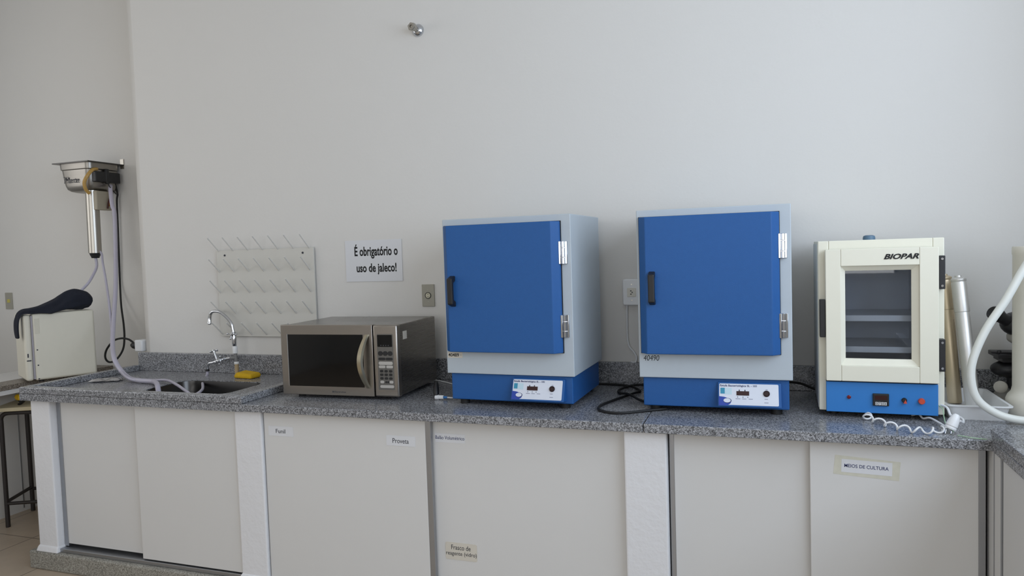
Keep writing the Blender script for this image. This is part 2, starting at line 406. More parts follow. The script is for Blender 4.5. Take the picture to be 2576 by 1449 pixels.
paper('paper_label', 'white paper label reading Balão Volumétrico under the left blue incubator', -.708, -.577, .767, .803, YR, [('Balão Volumétrico', -.97, .97, -.3, .5)], ink=INKB)
paper('paper_label', 'beige rounded label reading Frasco de reagente low on a door', -.68, -.541, .286, .357, YR,
      [('Frasco de', -.62, .6, .18, .72), ('reagente (vidro)', -.96, .97, -.62, -.02)], m=PAPERB, round_=.008)
paper('paper_label', 'taped label reading Meios de Cultura below the cream oven', .797, .949, .757, .801, YF,
      [('MEIOS DE CULTURA', -.88, .86, -.2, .32)], tape=(.1, .034), ink=INKB, bold=.006, rot=.03)
paper('wall_sign', 'white paper sign with bold black Portuguese text above the microwave', -1.505, -1.174, 1.398, 1.612, -.002,
      [('É obrigatório o', -.664, .86, .1, .81), ('uso de jaleco!', -.61, .80, -.68, -.12)], ink=INK, bold=.026)

# ------------------------------------------------------------------ blue incubators
IW, IH, ID, IZ = .5485, .635, .449, .133
def incubator(label, loc, rz, number, hand):
    t = thing('laboratory_incubator', label, 'incubator', loc, rz, 'blue-doored incubators')
    q = MB(); q.box(0, IW, 0, ID, IZ, IZ+IH); q.build('body', GREYP, t, bevel=.003, smooth=False)
    q = MB(); q.box(.012, IW-.012, .014, ID-.012, .022, IZ-.001); base = q.build('base', BLUE, t, bevel=.004, smooth=False)
    for x in (.055, IW-.055):
        for y in (.05, ID-.05):
            q = MB(); q.lathe([(.02, 0), (.02, .02), (.014, .0225)], (x, y, 0)); q.build('foot', RUBB, t)
    # door: prism with chamfered upright edges
    z0, z1 = IZ+.15*IH, IZ+.957*IH; x0, x1 = .011, .508; fx0, fx1 = .037, .481; D = .045
    q = MB()
    sec = [(x0, 0-.004), (x1, -.004), (x1, -.016), (fx1, -D), (fx0, -D), (x0, -.016)]
    q.loft([[(x, y, z0) for x, y in sec], [(x, y, z1) for x, y in sec]])
    door = q.build('door', BLUE, t, bevel=.003, smooth=False)
    q = MB(); q.box(x0-.002, x1+.002, -.006, 0, z0-.002, z1+.002); q.build('gasket', RUBB, door, smooth=False)
    hz0, hz1 = IZ+.44*IH, IZ+.64*IH; hx = .049
    q = MB()
    prof = [(-D, hz0), (-D-.034, hz0+.012), (-D-.036, hz1-.012), (-D, hz1), (-D, hz1-.022), (-D-.018, hz1-.03), (-D-.018, hz0+.03), (-D, hz0+.022)]
    q.loft([[(hx, y, z) for y, z in prof], [(hx+.024, y, z) for y, z in prof]])
    q.build('handle', BLACK, door, bevel=.004, smooth=False)
    for zc in (IZ+.765*IH, IZ+.315*IH):
        q = MB(); hh = .044
        q.box(x1+.001, x1+.026, -.008, 0, zc-hh, zc+hh)
        q.box(x1-.004, x1+.004, -.022, -.004, zc-hh, zc+hh)
        q.cyl((x1+.011, -.013, zc-hh), (x1+.011, -.013, zc-hh*.45), .008); q.cyl((x1+.011, -.013, zc-hh*.4), (x1+.011, -.013, zc+hh*.4), .0085)
        q.cyl((x1+.011, -.013, zc+hh*.45), (x1+.011, -.013, zc+hh), .008)
        q.build('hinge', CHROME, t, bevel=.0012)
    # sloping control panel
    px0, px1 = .288, .508; zt, zb = .121, .031
    yt, yb = .006, -.026
    q = MB(); q.hexa([(px0, .016, zb+.0), (px0, .016, zt), (px0, yt, zt), (px0, yb, zb+.006)], [(px1, .016, zb), (px1, .016, zt), (px1, yt, zt), (px1, yb, zb+.006)])
    pan = q.build('control_panel', BLUE, t, bevel=.002, smooth=False)
    def F(x, y, z):                                        # maps panel coordinates (0..1) onto the slope, y is outward offset
        k = z; X = px0+.005+(px1-px0-.014)*x; Z = zb+.012+(zt-zb-.017)*k
        Y = yb+(yt-yb)*(Z-zb-.006)/(zt-zb-.006)
        return (X, Y-y, Z)
    def patch(name, poly, y, m):
        q = MB(); q.loft([[F(a, 0, c) for a, c in poly], [F(a, y, c) for a, c in poly]]); return q.build(name, m, pan, smooth=False)
    W_, H_ = .211, .073
    rr = [(a/W_, c/H_) for a, c in rrect(0, W_, 0, H_, .004)]
    patch('face_plate', rr, .0012, PLATE)
    patch('display', [(.295, .46), (.51, .46), (.51, .66), (.295, .66)], .0022, DISP)
    patch('display_tab', [(.333, .66), (.353, .66), (.35, .73), (.337, .73)], .002, INKG); patch('display_tab', [(.43, .66), (.45, .66), (.446, .73), (.434, .73)], .002, INKG)
    patch('sticker', [(.02, .52), (.095, .52), (.095, .8), (.02, .8)], .0016, TEAL); patch('sticker', [(.1, .49), (.215, .49), (.215, .8), (.1, .8)], .0016, ICE)
    sw = [(-.008, -.03), (.13, -.03)]+[(.13+.07*math.sin(u*PI/8*1.0), -.03+.30*u/8) for u in range(1, 8)]+[(.15, .31), (.09, .37), (-.008, .40)]
    patch('emblem', sw, .0018, SWOO)
    el = [(.135+.062*math.cos(2*PI*k/20), .21+.1*math.sin(2*PI*k/20)) for k in range(20)]
    patch('emblem', [(x*1+.0, z) for x, z in [(.14+.07*math.cos(2*PI*k/20), .2+.12*math.sin(2*PI*k/20)) for k in range(20)]], .0021, INKB)
    patch('emblem', el, .0026, PLATE)
    kn = F(.80, 0, .56); nrm = Vector((0, -(zt-zb-.006), -(yt-yb))).normalized()*1
    nrm = Vector((0, -(zt-zb-.006), (yt-yb))).normalized()
    q = MB(); q.lathe([(.0115, 0), (.0115, .004), (.009, .007), (.008, .005), (.002, .005)], kn, nrm, 24); q.build('switch', mat('dark_brown_knob', (42, 22, 24), .2), pan)
    FT = lambda x, y, z: F(x, -y, z)
    text('Estufa Bacteriológica SL - 101', .015, .64, .84, .96, -.0014, INKB, pan, fn=FT, bold=.012)
    for x in (.315, .405, .485): patch('key_symbol', [(x-.009, .36), (x+.009, .36), (x+.002, .41), (x-.002, .41)], .0014, INKG)
    for x0_, x1_, z_ in ((.28, .36, .28), (.39, .46, .28), (.5, .57, .28), (.785, .82, .74), (.765, .82, .3), (.76, .83, .13)): patch('print_line', [(x0_, z_), (x1_, z_), (x1_, z_+.03), (x0_, z_+.03)], .0014, INKF)
    zn = IZ+.095*IH
    if hand:
        text(number, .017, .076, zn+.004, zn+.025, 0, INK, t, name='asset_number', shear=.15, bold=-.004)
    else:
        q = MB(); q.box(.005, .072, -.0006, 0, zn+.004, zn+.028); q.build('asset_tag', PAPERB, t, smooth=False)
        text(number, .008, .066, zn+.009, zn+.023, -.0006, INK, t, name='asset_number', bold=.01)
    return t
incubator('blue-doored grey incubator on the left, right of the microwave', (-.6871, -.5632, .9), -.0262, '40489 ·', False)
incubator('blue-doored grey incubator on the right with handwritten number 40490', (.1072, -.5391, .9), .0179, '40490', True)

# ------------------------------------------------------------------ microwave
MW, MH, MD = .581, .315, .425
mw = thing('microwave_oven', 'stainless steel microwave oven on the granite counter', 'microwave', (-1.5116, -.5587, .9), .0389)
z0, z1 = .015, .015+MH
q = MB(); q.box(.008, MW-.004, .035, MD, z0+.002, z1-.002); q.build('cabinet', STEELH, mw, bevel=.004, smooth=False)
def Uz(a): return z1-a*MH
dx = .797*MW
q = MB(); q.box(0, dx-.0015, 0, .034, z0, z1); door = q.build('door', MWST, mw, bevel=.002)
wx0, wx1, wz1, wz0 = .066*MW, .715*MW, Uz(.135), Uz(.875)
q = MB(); q.box(wx0, wx1, -.0015, .002, wz0, wz1); q.build('window', GLASSD, door, bevel=.001, smooth=False)
q = MB(); q.box(wx0-.004, wx0, -.003, .002, wz0, wz1+.002); q.build('trim_strip', CHROME, door, smooth=False)
hz1, hz0 = Uz(.135), Uz(.88)
q = MB(); rings = []
for i in range(17):
    k = i/16; z = hz1+(hz0-hz1)*k; a = math.sin(PI*k); y = -.004-.042*a**.8
    xc = .752*MW-.004*0; w = .011+.004*a; xs = xc-.018*a
    rings.append([(xs-w, y+.006, z), (xs-w*.6, y-.004, z), (xs+w*.6, y-.004, z), (xs+w, y+.006, z), (xs+w*.6, y+.012, z), (xs-w*.6, y+.012, z)])
q.loft(rings); q.build('handle', mat('champagne_metal', (190, 182, 160), .28, 1), door)
text('Electrolux', .455*MW, .555*MW, Uz(.957), Uz(.935), 0, INKG, door, bold=.01)
q = MB(); q.extrude_xz(rrect(.438*MW, .449*MW, Uz(.957), Uz(.935), .001), -.0006, 0); q.build('logo', INKG, door, smooth=False)
q = MB(); q.box(dx+.0015, MW, 0, .036, z0, z1); cp = q.build('control_panel', MWST, mw, bevel=.007)
q = MB(); q.extrude_xz(rrect(.833*MW, .965*MW, Uz(.9), Uz(.125), .004), -.0008, .001); q.build('key_pad', mat('key_pad_grey', (96, 93, 88), .45), cp, smooth=False)
q = MB(); q.extrude_xz(rrect(.838*MW, .958*MW, Uz(.302), Uz(.138), .003), -.0018, 0); q.build('display', GLASSD, cp, smooth=False)
for k in range(4):
    q = MB(); q.box((.862+k*.02)*MW, (.872+k*.02)*MW, -.0022, -.0018, Uz(.288), Uz(.276)); q.build('display_mark', mat('lcd_grey', (60, 62, 66), .5), cp, smooth=False)
def pill(x0, x1, a, b_, m):
    q = MB(); r = min((x1-x0)*MW, (b_-a)*MH)*.48
    q.extrude_xz(rrect(x0*MW, x1*MW, Uz(b_), Uz(a), r), -.0024, 0); q.build('button', m, cp, smooth=False)
for i in range(3): pill(.84+i*.04, .878+i*.04, .362, .425, BLACK)
for i in range(2): pill(.842+i*.06, .898+i*.06, .452, .487, BLACK)
pill(.842, .958, .506, .552, SILV)
for i in range(2): pill(.842+i*.062, .897+i*.062, .56, .597, SILV)
for r_ in range(3):
    for c in range(3): pill(.85+c*.037, .877+c*.037, .622+r_*.05, .655+r_*.05, BLACK)
pill(.85, .882, .77, .808, SILV); pill(.891, .905, .777, .805, BLACK); pill(.909, .921, .777, .805, BLACK); pill(.926, .958, .77, .808, SILV)
pill(.848, .962, .832, .872, SILV)
q = MB(); q.box(MW-.004, MW-.0034, .065, .105, Uz(.225), Uz(.11)); q.build('sticker', PAPERB, mw, smooth=False)
for x in (.06, MW-.06):
    for y in (.06, MD-.06):
        q = MB(); q.cyl((x, y, 0), (x, y, z0+.003), .016); q.build('foot', RUBB, mw)

# ------------------------------------------------------------------ cream drying oven
OW, OH, OD, OZ = .396, .61, .4, .02
ov = thing('drying_oven', 'cream laboratory oven with glass door and bright blue base', 'oven', (.7455, -.4788, .9), -.0288)
H = lambda a: OZ+OH*(1-a)                       # fraction from the top
cx0, cx1, cz1, cz0, cd = .07, OW-.07, H(.13), H(.73), .33
q = MB()
q.box(0, OW, OD-.01, OD, OZ, OZ+OH); q.box(0, .035, .004, OD-.01, OZ, OZ+OH); q.box(OW-.035, OW, .004, OD-.01, OZ, OZ+OH)
q.box(.035, OW-.035, .004, OD-.01, OZ+OH-.04, OZ+OH); q.box(.035, OW-.035, .004, OD-.01, OZ, H(.83))
q.build('cabinet', CREAM, ov, bevel=.003, smooth=False)
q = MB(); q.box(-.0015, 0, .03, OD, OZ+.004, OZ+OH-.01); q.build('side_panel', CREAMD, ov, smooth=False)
q = MB()
q.box(.035, .06, 0, .02, H(.83), OZ+OH-.04); q.box(OW-.06, OW-.035, 0, .02, H(.83), OZ+OH-.04)
q.box(.06, OW-.06, OD-.06, OD-.05, H(.8), H(.09)); q.box(.055, .06, .02, OD-.05, H(.8), H(.09)); q.box(OW-.06, OW-.055, .02, OD-.05, H(.8), H(.09))
q.box(.06, OW-.06, .02, OD-.05, H(.8), H(.795)); q.box(.06, OW-.06, .02, OD-.05, H(.095), H(.09))
q.build('chamber', INNER, ov, smooth=False)
for a in (.455, .64):
    q = MB(); q.box(.062, OW-.062, .05, OD-.062, H(a)-.002, H(a)+.004); q.box(.062, OW-.062, .045, .05, H(a)-.014, H(a)+.008); q.build('shelf', WHITEP, ov, bevel=.002, smooth=False)
q = MB()
dx0, dx1, dz1, dz0 = .0225, .373, H(.05), H(.812); y0, y1 = -.036, -.003
wx0, wx1, wz1, wz0 = dx0+.142*(dx1-dx0), dx0+.835*(dx1-dx0), dz1-.128*(dz1-dz0), dz1-.88*(dz1-dz0)
q.box(dx0, wx0-.0004, y0, y1, dz0, dz1); q.box(wx1+.0004, dx1, y0, y1, dz0, dz1)
q.box(wx0, wx1, y0, y1, wz1, dz1); q.box(wx0, wx1, y0, y1, dz0, wz0)
door = q.build('door', CREAM, ov, bevel=.002, smooth=False)
gx0, gx1, gz1, gz0 = wx0+.015, wx1-.021, wz1-.017, wz0+.022
q = MB()
A = [(wx0, wz0), (wx1, wz0), (wx1, wz1), (wx0, wz1)]; B = [(gx0, gz0), (gx1, gz0), (gx1, gz1), (gx0, gz1)]
q.loft([[(x, -.028, z) for x, z in A], [(x, -.012, z) for x, z in B], [(x, -.004, z) for x, z in B], [(x, -.004, z) for x, z in A]], False, False)
q.build('window_bezel', CREAM, door, smooth=False)
q = MB(); q.box(gx0-.004, gx1+.004, -.009, -.006, gz0-.004, gz1+.004); q.build('glass', GLASS, door, smooth=False)
text('BIOPAR', dx0+.528*(dx1-dx0), dx0+.832*(dx1-dx0), dz1-.083*(dz1-dz0), dz1-.043*(dz1-dz0), y0, INK, door, bold=.03, shear=.35, depth=.002)
q = MB(); q.box(.003, dx0-.001, -.032, .004, H(.56), H(.34)); q.build('latch', BLACK, ov, bevel=.002, smooth=False)
for a, b_ in ((.1, .285), (.565, .745)):
    q = MB(); q.box(dx1+.001, OW-.003, -.03, .004, H(b_), H(a)); h = q.build('hinge', BLACK, ov, bevel=.002, smooth=False)
    for zz in (H(a)-.011, H(b_)+.011):
        q = MB(); q.lathe([(.005, 0), (.004, .0025)], ((dx1+OW)/2-.001, -.03, zz), (0, -1, 0), 14); q.build('screw', CHROME, h)
bz1, bz0 = H(.822), OZ+.001
q = MB(); q.box(dx0, dx1, -.02, .0035, bz0, bz1); bp = q.build('control_panel', BLUEL, ov, bevel=.0015, smooth=False)
q = MB(); q.box(dx0, dx1, -.012, .003, bz1, bz1+.004); q.build('shadow_gap_strip', BLACK, ov, smooth=False)
bh = bz1-bz0; bw = dx1-dx0
def knob(name, u, v, r, d, m, cone=.8):
    q = MB(); q.lathe([(r, 0), (r, d*.7), (r*cone, d), (r*.2, d)], (dx0+u*bw, -.02, bz1-v*bh), (0, -1, 0), 20); return q.build(name, m, bp)
knob('indicator_lamp', .21, .49, .0065, .006, DRED, .6)
q = MB(); q.box(dx0+.425*bw, dx0+.57*bw, -.028, -.02, bz1-.74*bh, bz1-.34*bh); q.build('temperature_controller', BLACK, bp, bevel=.002, smooth=False)
q = MB(); q.box(dx0+.442*bw, dx0+.553*bw, -.0288, -.028, bz1-.54*bh, bz1-.4*bh); q.build('display', DISP, bp, smooth=False)
for i, ch in enumerate('0700'):
    x = dx0+(.447+i*.0265)*bw
    q = MB(); q.box(x, x+.0075, -.0288, -.028, bz1-.71*bh, bz1-.61*bh); q.build('digit_wheel', WHITEP, bp, smooth=False)
    text(ch, x+.0015, x+.006, bz1-.70*bh, bz1-.62*bh, -.0288, INK, bp, bold=.01)
knob('selector_knob', .705, .53, .0085, .008, BLACK)
q = MB(); q.extrude_xz([(dx0+.695*bw, bz1-.62*bh), (dx0+.727*bw, bz1-.62*bh), (dx0+.712*bw, bz1-.5*bh)], -.032, -.024); q.build('knob_pointer', RED, bp, smooth=False)
knob('push_button', .855, .54, .0105, .011, RED, .85)
for x in (.05, OW-.05):
    for y in (.05, OD-.05):
        q = MB(); q.cyl((x, y, 0), (x, y, OZ+.002), .015); q.build('foot', RUBB, ov)
q = MB(); q.lathe([(.021, 0), (.021, .008), (.019, .015), (.012, .018)], (.455*OW, .15, OZ+OH-.001)); q.build('vent_cap', BLUEK, ov)

# coiled white power cord with its plug
OM = (Matrix.Translation((.7455, -.4788, .9)) @ Matrix.Rotation(-.0288, 4, 'Z')).inverted()
def L(p): return tuple(OM @ Vector(p))
ax = spline([(.905, -.50, .912), (.895, -.545, .915), (.93, -.60, .913), (.965, -.655, .913), (1.01, -.69, .913), (1.06, -.69, .913), (1.098, -.66, .912)], 24)
pts = []
for i, p in enumerate(ax):
    k = i/(len(ax)-1); a = k*2*PI*7.3
    tdir = (ax[min(i+1, len(ax)-1)]-ax[max(i-1, 0)]).normalized(); side = tdir.cross(Vector((0, 0, 1)))
    pts.append(L(p+side*math.cos(a)*.012+Vector((0, 0, 1))*(math.sin(a)*.0095)))
q = MB(); q.tube(pts, .0032, 8, 1); cord = q.build('power_cord', WHITEP, ov)
q = MB(); q.tube([L(p) for p in ((1.05, -.44, .905), (1.065, -.47, .916), (1.075, -.49, .907), (1.09, -.52, .916), (1.108, -.57, .912), (1.118, -.61, .907), (1.105, -.645, .906), (1.098, -.66, .909))], .0033, 8); q.build('lead', WHITEP, cord)
q = MB(); q.tube([L(p) for p in ((1.126, -.478, .955), (1.145, -.50, .95), (1.152, -.52, .928), (1.165, -.535, .93), (1.178, -.56, .925), (1.17, -.60, .922), (1.155, -.63, .935))], .004, 8); q.build('lead', WHITEP, cord)
q = MB(); q.lathe([(.006, .052), (.011, .046), (.016, .03), (.018, .012), (.0165, .01), (.0165, .007), (.018, .005), (.017, 0)], L((1.118, -.668, .916)), (.45, .15, 1), 20); q.build('plug', WHITEP, cord)
q = MB()
for s in (-1, 1): q.cyl(L((1.116+s*.008, -.668, .918)), L((1.111+s*.008, -.674, .902)), .0022, n=10)
q.build('prong', CHROME, cord)
q = MB(); q.tube([L(p) for p in ((1.118, -.478, .956), (1.132, -.5, .945), (1.128, -.54, .925), (1.125, -.59, .91), (1.13, -.66, .905))], .0016, 6); q.build('earth_wire', GREENW, cord)
tag((MB().tube([(1.135, -.69, .902), (1.165, -.715, .9025), (1.19, -.722, .902), (1.205, -.726, .902)], .0014, 6)).build('green_wire', GREENW), 'thin green wire lying on the counter front edge near the plug', 'wire')

# ------------------------------------------------------------------ drying rack
rk = thing('drying_rack', 'white wall-mounted pegboard drying rack behind the sink', 'drying rack', (-2.007, -.002, 1.107))
q = MB(); q.extrude_xz(rrect(-.319, .317, 0, .48, .006), -.016, -.006); q.box(-.2, -.16, -.006, .0015, .40, .44); q.box(.16, .2, -.006, .0015, .40, .44); q.box(-.02, .02, -.006, .0015, .03, .07); q.build('board', BOARD, rk, bevel=.001)
pg = None
for r_ in range(5):
    for c in range(7):
        x = -.303+c*.099; z = .474-r_*.1165
        if pg is None:
            q = MB(); q.cyl((0, .004, 0), (0, -.08, .075), .0035, n=8); q.ball((0, -.08, .075), .0035, 8); pg = q.build('peg', PEGM, rk); o = pg
        else:
            o = pg.copy(); COL.objects.link(o); o.parent = rk
        o.location = (x, -.016, z)
for x in (-.262, .25):
    q = MB(); q.lathe([(.006, 0), (.005, .003)], (x, -.016, .452), (0, -1, 0), 12); q.build('screw', INKG, rk)

# ------------------------------------------------------------------ pipe stub high on the wall
st = thing('pipe_stub', 'chrome capped pipe outlet high on the back wall', 'pipe', (-1.036, 0, 2.636))
q = MB(); q.lathe([(.031, -.001), (.031, .004), (.027, .012), (.018, .02), (.014, .022)], (0, 0, 0), (0, -1, 0), 28); q.build('escutcheon', CHROME, st)
q = MB(); q.lathe([(.013, .015), (.013, .06)], (0, 0, 0), (0, -1, 0)); q.build('pipe', SAT, st)
q = MB(); q.lathe([(.019, .052), (.021, .056), (.021, .074), (.018, .078), (.008, .078), (.006, .07)], (0, 0, 0), (0, -1, 0), 6); q.build('hex_cap', SAT, st, smooth=False)

# ------------------------------------------------------------------ sockets
s1 = thing('wall_socket', 'grey beige wall socket plate left of the left blue incubator', 'socket', (-1.034, 0, 1.322))
q = MB(); q.extrude_xz(rrect(-.0345, .0345, -.056, .056, .003), -.006, .001); q.build('plate', BGREY, s1, bevel=.0015)
q = MB(); q.lathe([(.0165, .005), (.0165, .0085), (.0135, .0085), (.0135, .0062)], (0, 0, 0), (0, -1, 0), 28); q.build('socket_ring', BLACK, s1)
q = MB(); q.lathe([(.013, .005), (.013, .008), (.006, .0082)], (0, 0, 0), (0, -1, 0), 28); q.build('socket_face', mat('ivory_plastic', (198, 194, 172), .45), s1)
for x, z in ((0, .006), (0, -.006)):
    q = MB(); q.cyl((x, -.0085, z), (x, -.0079, z), .0022, n=10); q.build('pin_hole', BLACK, s1)
for z in (.03, -.03):
    q = MB(); q.cyl((0, -.006, z), (0, -.0068, z), .0024, n=10); q.build('screw', SAT, s1)
s2 = thing('wall_socket', 'white surface-mounted wall socket beside the right blue incubator', 'socket', (-.004, 0, 1.327))
q = MB(); q.extrude_xz(rrect(-.042, .042, -.06, .06, .01), -.03, .001); q.build('box', WHITEP, s2, bevel=.005)
q = MB(); q.extrude_xz(rrect(-.02, .02, -.02, .02, .004), -.032, -.029); q.build('socket_face', mat('warm_white_plastic', (212, 208, 196), .4), s2, bevel=.001)
for x, z in ((-.003, .007), (.003, 0), (-.003, -.008)):
    q = MB(); q.cyl((x, -.032, z), (x, -.0328, z), .003, n=10); q.build('pin_hole', BLACK, s2)
for z in (.036, -.036):
    q = MB(); q.cyl((0, -.03, z), (0, -.0308, z), .003, n=10); q.build('screw', SAT, s2)
q = MB(); q.tube([(-.026, -.012, -.058), (-.027, -.012, -.11), (-.028, -.01, -.19), (-.022, -.01, -.245), (.0, -.01, -.275), (.012, -.012, -.3), (.006, -.014, -.322), (-.012, -.02, -.318)], .0042, 8); q.build('cord', WHITEP, s2)
s3 = thing('wall_switch', 'grey switch plate with yellowed button at far left wall', 'switch', (-4.483, YJ, 1.295))
q = MB(); q.extrude_xz(rrect(-.034, .034, -.058, .058, .002), -.006, .001); q.build('plate', BGREY, s3, bevel=.001)
q = MB(); q.extrude_xz(rrect(-.013, .013, -.012, .012, .002), -.009, -.005); q.build('button', mat('yellowed_button', (190, 180, 90), .5), s3, bevel=.001)

# ------------------------------------------------------------------ faucet
fa = thing('laboratory_faucet', 'chrome two-outlet laboratory faucet standing behind the sink', 'faucet', (-2.165, -.09, .9))
q = MB(); q.lathe([(.0125, 0), (.0115, .005), (.0105, .066)]); q.build('stem_base', mat('beige_pipe', (170, 148, 112), .5), fa)
q = MB(); q.lathe([(.012, .064), (.013, .067), (.013, .074), (.0105, .077)]); q.build('collar', WHITEP, fa)
q = MB(); q.cyl((0, 0, .075), (-.004, 0, .125), .009); q.cyl((-.002, 0, .098), (-.035, -.006, .096), .009); q.build('tee', mat('translucent_grey_pipe', (120, 120, 120), .25), fa)
q = MB(); q.lathe([(.012, .122), (.0135, .124), (.0135, .158), (.012, .162)], (-.005, 0, 0)); q.build('coupling', WHITEP, fa)
q = MB(); q.lathe([(.0085, .16), (.0115, .168), (.0125, .178), (.0125, .2), (.0115, .212), (.0095, .22), (.009, .24)], (-.007, 0, 0)); q.build('valve_body', CHROME, fa)
def cross(name, c, nrm, r=.026):
    n = Vector(nrm).normalized(); u = n.orthogonal().normalized(); w = n.cross(u); c = Vector(c); q = MB()
    q.lathe([(.009, -.008), (.01, 0), (.007, .008)], c, n, 16)
    for k in range(4):
        a = k*PI/2+.7; d = u*math.cos(a)+w*math.sin(a)
        q.cyl(c, c+d*r, .0038, .0032, n=10); q.ball(c+d*r, .0058, 10)
    q.build(name, CHROME, fa)
cross('cross_handle', (-.012, -.012, .229), (.15, -.85, .4))
q = MB(); q.tube([(-.009, 0, .235), (-.014, 0, .26), (-.02, 0, .285), (-.045, 0, .315), (-.085, 0, .345), (-.112, 0, .353), (-.14, 0, .352), (-.157, 0, .34), (-.162, 0, .325), (-.168, 0, .295)], .0085, 14); q.build('spout', CHROME, fa)
q = MB(); q.lathe([(.0095, 0), (.0095, -.03), (.0115, -.034), (.0115, -.042), (.008, -.045)], (-.164, 0, .325), (.12, 0, 1)); q.build('spout_nozzle', CHROME, fa)
q = MB(); q.cyl((-.034, -.006, .096), (-.075, -.01, .09), .009); q.cyl((-.06, -.01, .092), (-.068, -.01, .091), .0125, n=6); q.cyl((-.072, -.01, .09), (-.13, -.012, .072), .0085); q.ball((-.112, -.012, .08), .015)
q.cyl((-.118, -.012, .08), (-.137, -.012, .128), .0075, .006); q.tube([(-.12, -.012, .08), (-.15, -.012, .07), (-.172, -.012, .066), (-.186, -.012, .05), (-.19, -.012, .028)], .0075, 12); q.build('side_tap', CHROME, fa)
q = MB(); q.lathe([(.011, 0), (.012, .006), (.009, .012)], (-.19, -.012, .022), n=16); q.build('hose_nozzle', BLACK, fa)
cross('cross_handle', (-.139, -.012, .134), (-.3, 0, 1), .023); cross('cross_handle', (-.094, -.02, .086), (-.6, -.8, .1), .021)

# sponge, foil
q = MB(); pts = []
q.loft([[(-.058, -.036, 0), (.058, -.03, 0), (.06, .034, 0), (-.056, .036, 0)], [(-.062, -.04, .012), (.064, -.034, .01), (.062, .04, .014), (-.06, .04, .014)], [(-.05, -.03, .03), (.056, -.026, .024), (.054, .034, .028), (-.05, .034, .034)]])
sp = q.build('sponge', YEL, bevel=.006, loc=(-2.055, -.14, .9005), rz=-.15, seg=3); tag(sp, 'yellow sponge lying on the counter beside the faucet', 'sponge')
bm_ = MB(); N = 9; random.seed(3)
V = [[bm_.bm.verts.new(((i/(N-1)-.5)*.16, (j/(N-1)-.5)*.09*(1-.3*abs(i/(N-1)-.5)), .004+random.random()*.013*(1 if 0 < i < N-1 and 0 < j < N-1 else .3))) for j in range(N)] for i in range(N)]
for i in range(N-1):
    for j in range(N-1): bm_.bm.faces.new((V[i][j], V[i+1][j], V[i+1][j+1], V[i][j+1]))
fo = bm_.build('foil_sheet', FOIL, loc=(-2.80, -.36, .9), rz=.4, smooth=False); sm = fo.modifiers.new('solid', 'SOLIDIFY'); sm.thickness = .001
tag(fo, 'crumpled silver foil lying on the left end of the sink worktop', 'foil')

# ------------------------------------------------------------------ wall-mounted water still with hoses
ds = thing('water_still', 'stainless steel water still mounted high on the left wall', 'water still', (-3.50, .22, 1.59))
def D(p): return (p[0]+3.50, p[1]-.22, p[2]-1.59)
tx0, tx1, ty0, ty1, tz = -3.655, -3.354, .08, .349, 2.168
q = MB(); q.box(*[v for v in (tx0+3.5, tx1+3.5, ty0-.22, ty1-.22, tz-1.59, tz-1.583)]); q.build('rim', STEELD, ds, bevel=.001, smooth=False)
q = MB(); rings = []
for k, (z, ins, r) in enumerate(((tz, .02, .035), (tz-.035, .022, .035), (tz-.04, .028, .035), (tz-.10, .032, .04), (tz-.135, .036, .042), (tz-.158, .042, .045), (tz-.17, .054, .05), (tz-.176, .075, .05))):
    rings.append([D((x, y, z)) for x, y in rrect(tx0+ins, tx1-ins, ty0+ins, ty1-.012, r)])
rings = rings[::-1]; q.loft(rings); bas = q.build('tank', STEEL, ds)
zt_ = 2.065
text('Marte', tx0+.062+3.5, tx1-.115+3.5, zt_-.018-1.59, zt_+.018-1.59, ty0+.0285-.22, INKG, bas, shear=.3)
q = MB(); q.box(tx0+.056+3.5, tx1-.2+3.5, ty0+.0285-.22, ty0+.034-.22, zt_+.02-1.59, zt_+.022-1.59); q.build('logo_stroke', INKG, bas, smooth=False)
q = MB(); q.cyl(D((-3.438, .17, 2.0)), D((-3.442, .17, 1.605)), .038, n=28); q.build('condenser_tube', SAT, ds)
q = MB(); q.lathe([(.0, 0), (.022, .001), (.026, .012), (.03, .02), (.034, .034)], D((-3.442, .17, 1.572)), n=24); q.build('tube_cap', BLACK, ds)
q = MB(); q.box(*(tx1-.038+3.5, tx1-.005+3.5, .135-.22, .318-.22, 2.05-1.59, 2.115-1.59)); q.box(tx1-.02+3.5, tx1-.003+3.5, .21-.22, .235-.22, 2.04-1.59, 2.135-1.59); q.build('terminal_box', BLACK, ds, bevel=.004)
q = MB(); q.tube([D(p) for p in ((-3.375, .16, 2.13), (-3.365, .12, 2.12), (-3.37, .085, 2.08), (-3.385, .075, 2.04), (-3.39, .085, 2.0), (-3.39, .11, 1.975))], .0105, 10); q.build('amber_tube', AMBER, ds)
q = MB(); q.tube([D(p) for p in ((-3.345, .2, 2.06), (-3.34, .21, 2.03), (-3.335, .23, 2.0), (-3.335, .26, 1.975))], .003, 8); q.build('lead', BLACK, ds)
q = MB(); q.box(*(tx1-.06+3.5, tx1-.025+3.5, .15-.22, .262-.22, 1.875-1.59, 1.995-1.59)); q.build('valve_housing', mat('beige_housing', (160, 152, 134), .5), ds, bevel=.005)
q = MB(); q.cyl(D((tx1-.026, .24, 1.915)), D((tx1-.018, .24, 1.915)), .014); q.build('valve_fitting', BRASS, ds)
q = MB(); q.tube([D(p) for p in ((tx1-.02, .222, 1.885), (tx1-.015, .225, 1.92), (tx1-.015, .235, 1.945), (tx1-.02, .25, 1.95), (tx1-.02, .26, 1.935))], .005, 8); q.build('valve_fitting', mat('dark_red_wire', (70, 26, 22), .5), ds)
q = MB(); q.box(tx1-.028+3.5, tx1+.0+3.5, YJ-.006-.22, YJ-.001-.22, tz-.02-1.59, tz+.042-1.59); q.build('wall_bracket', SAT, ds, smooth=False)
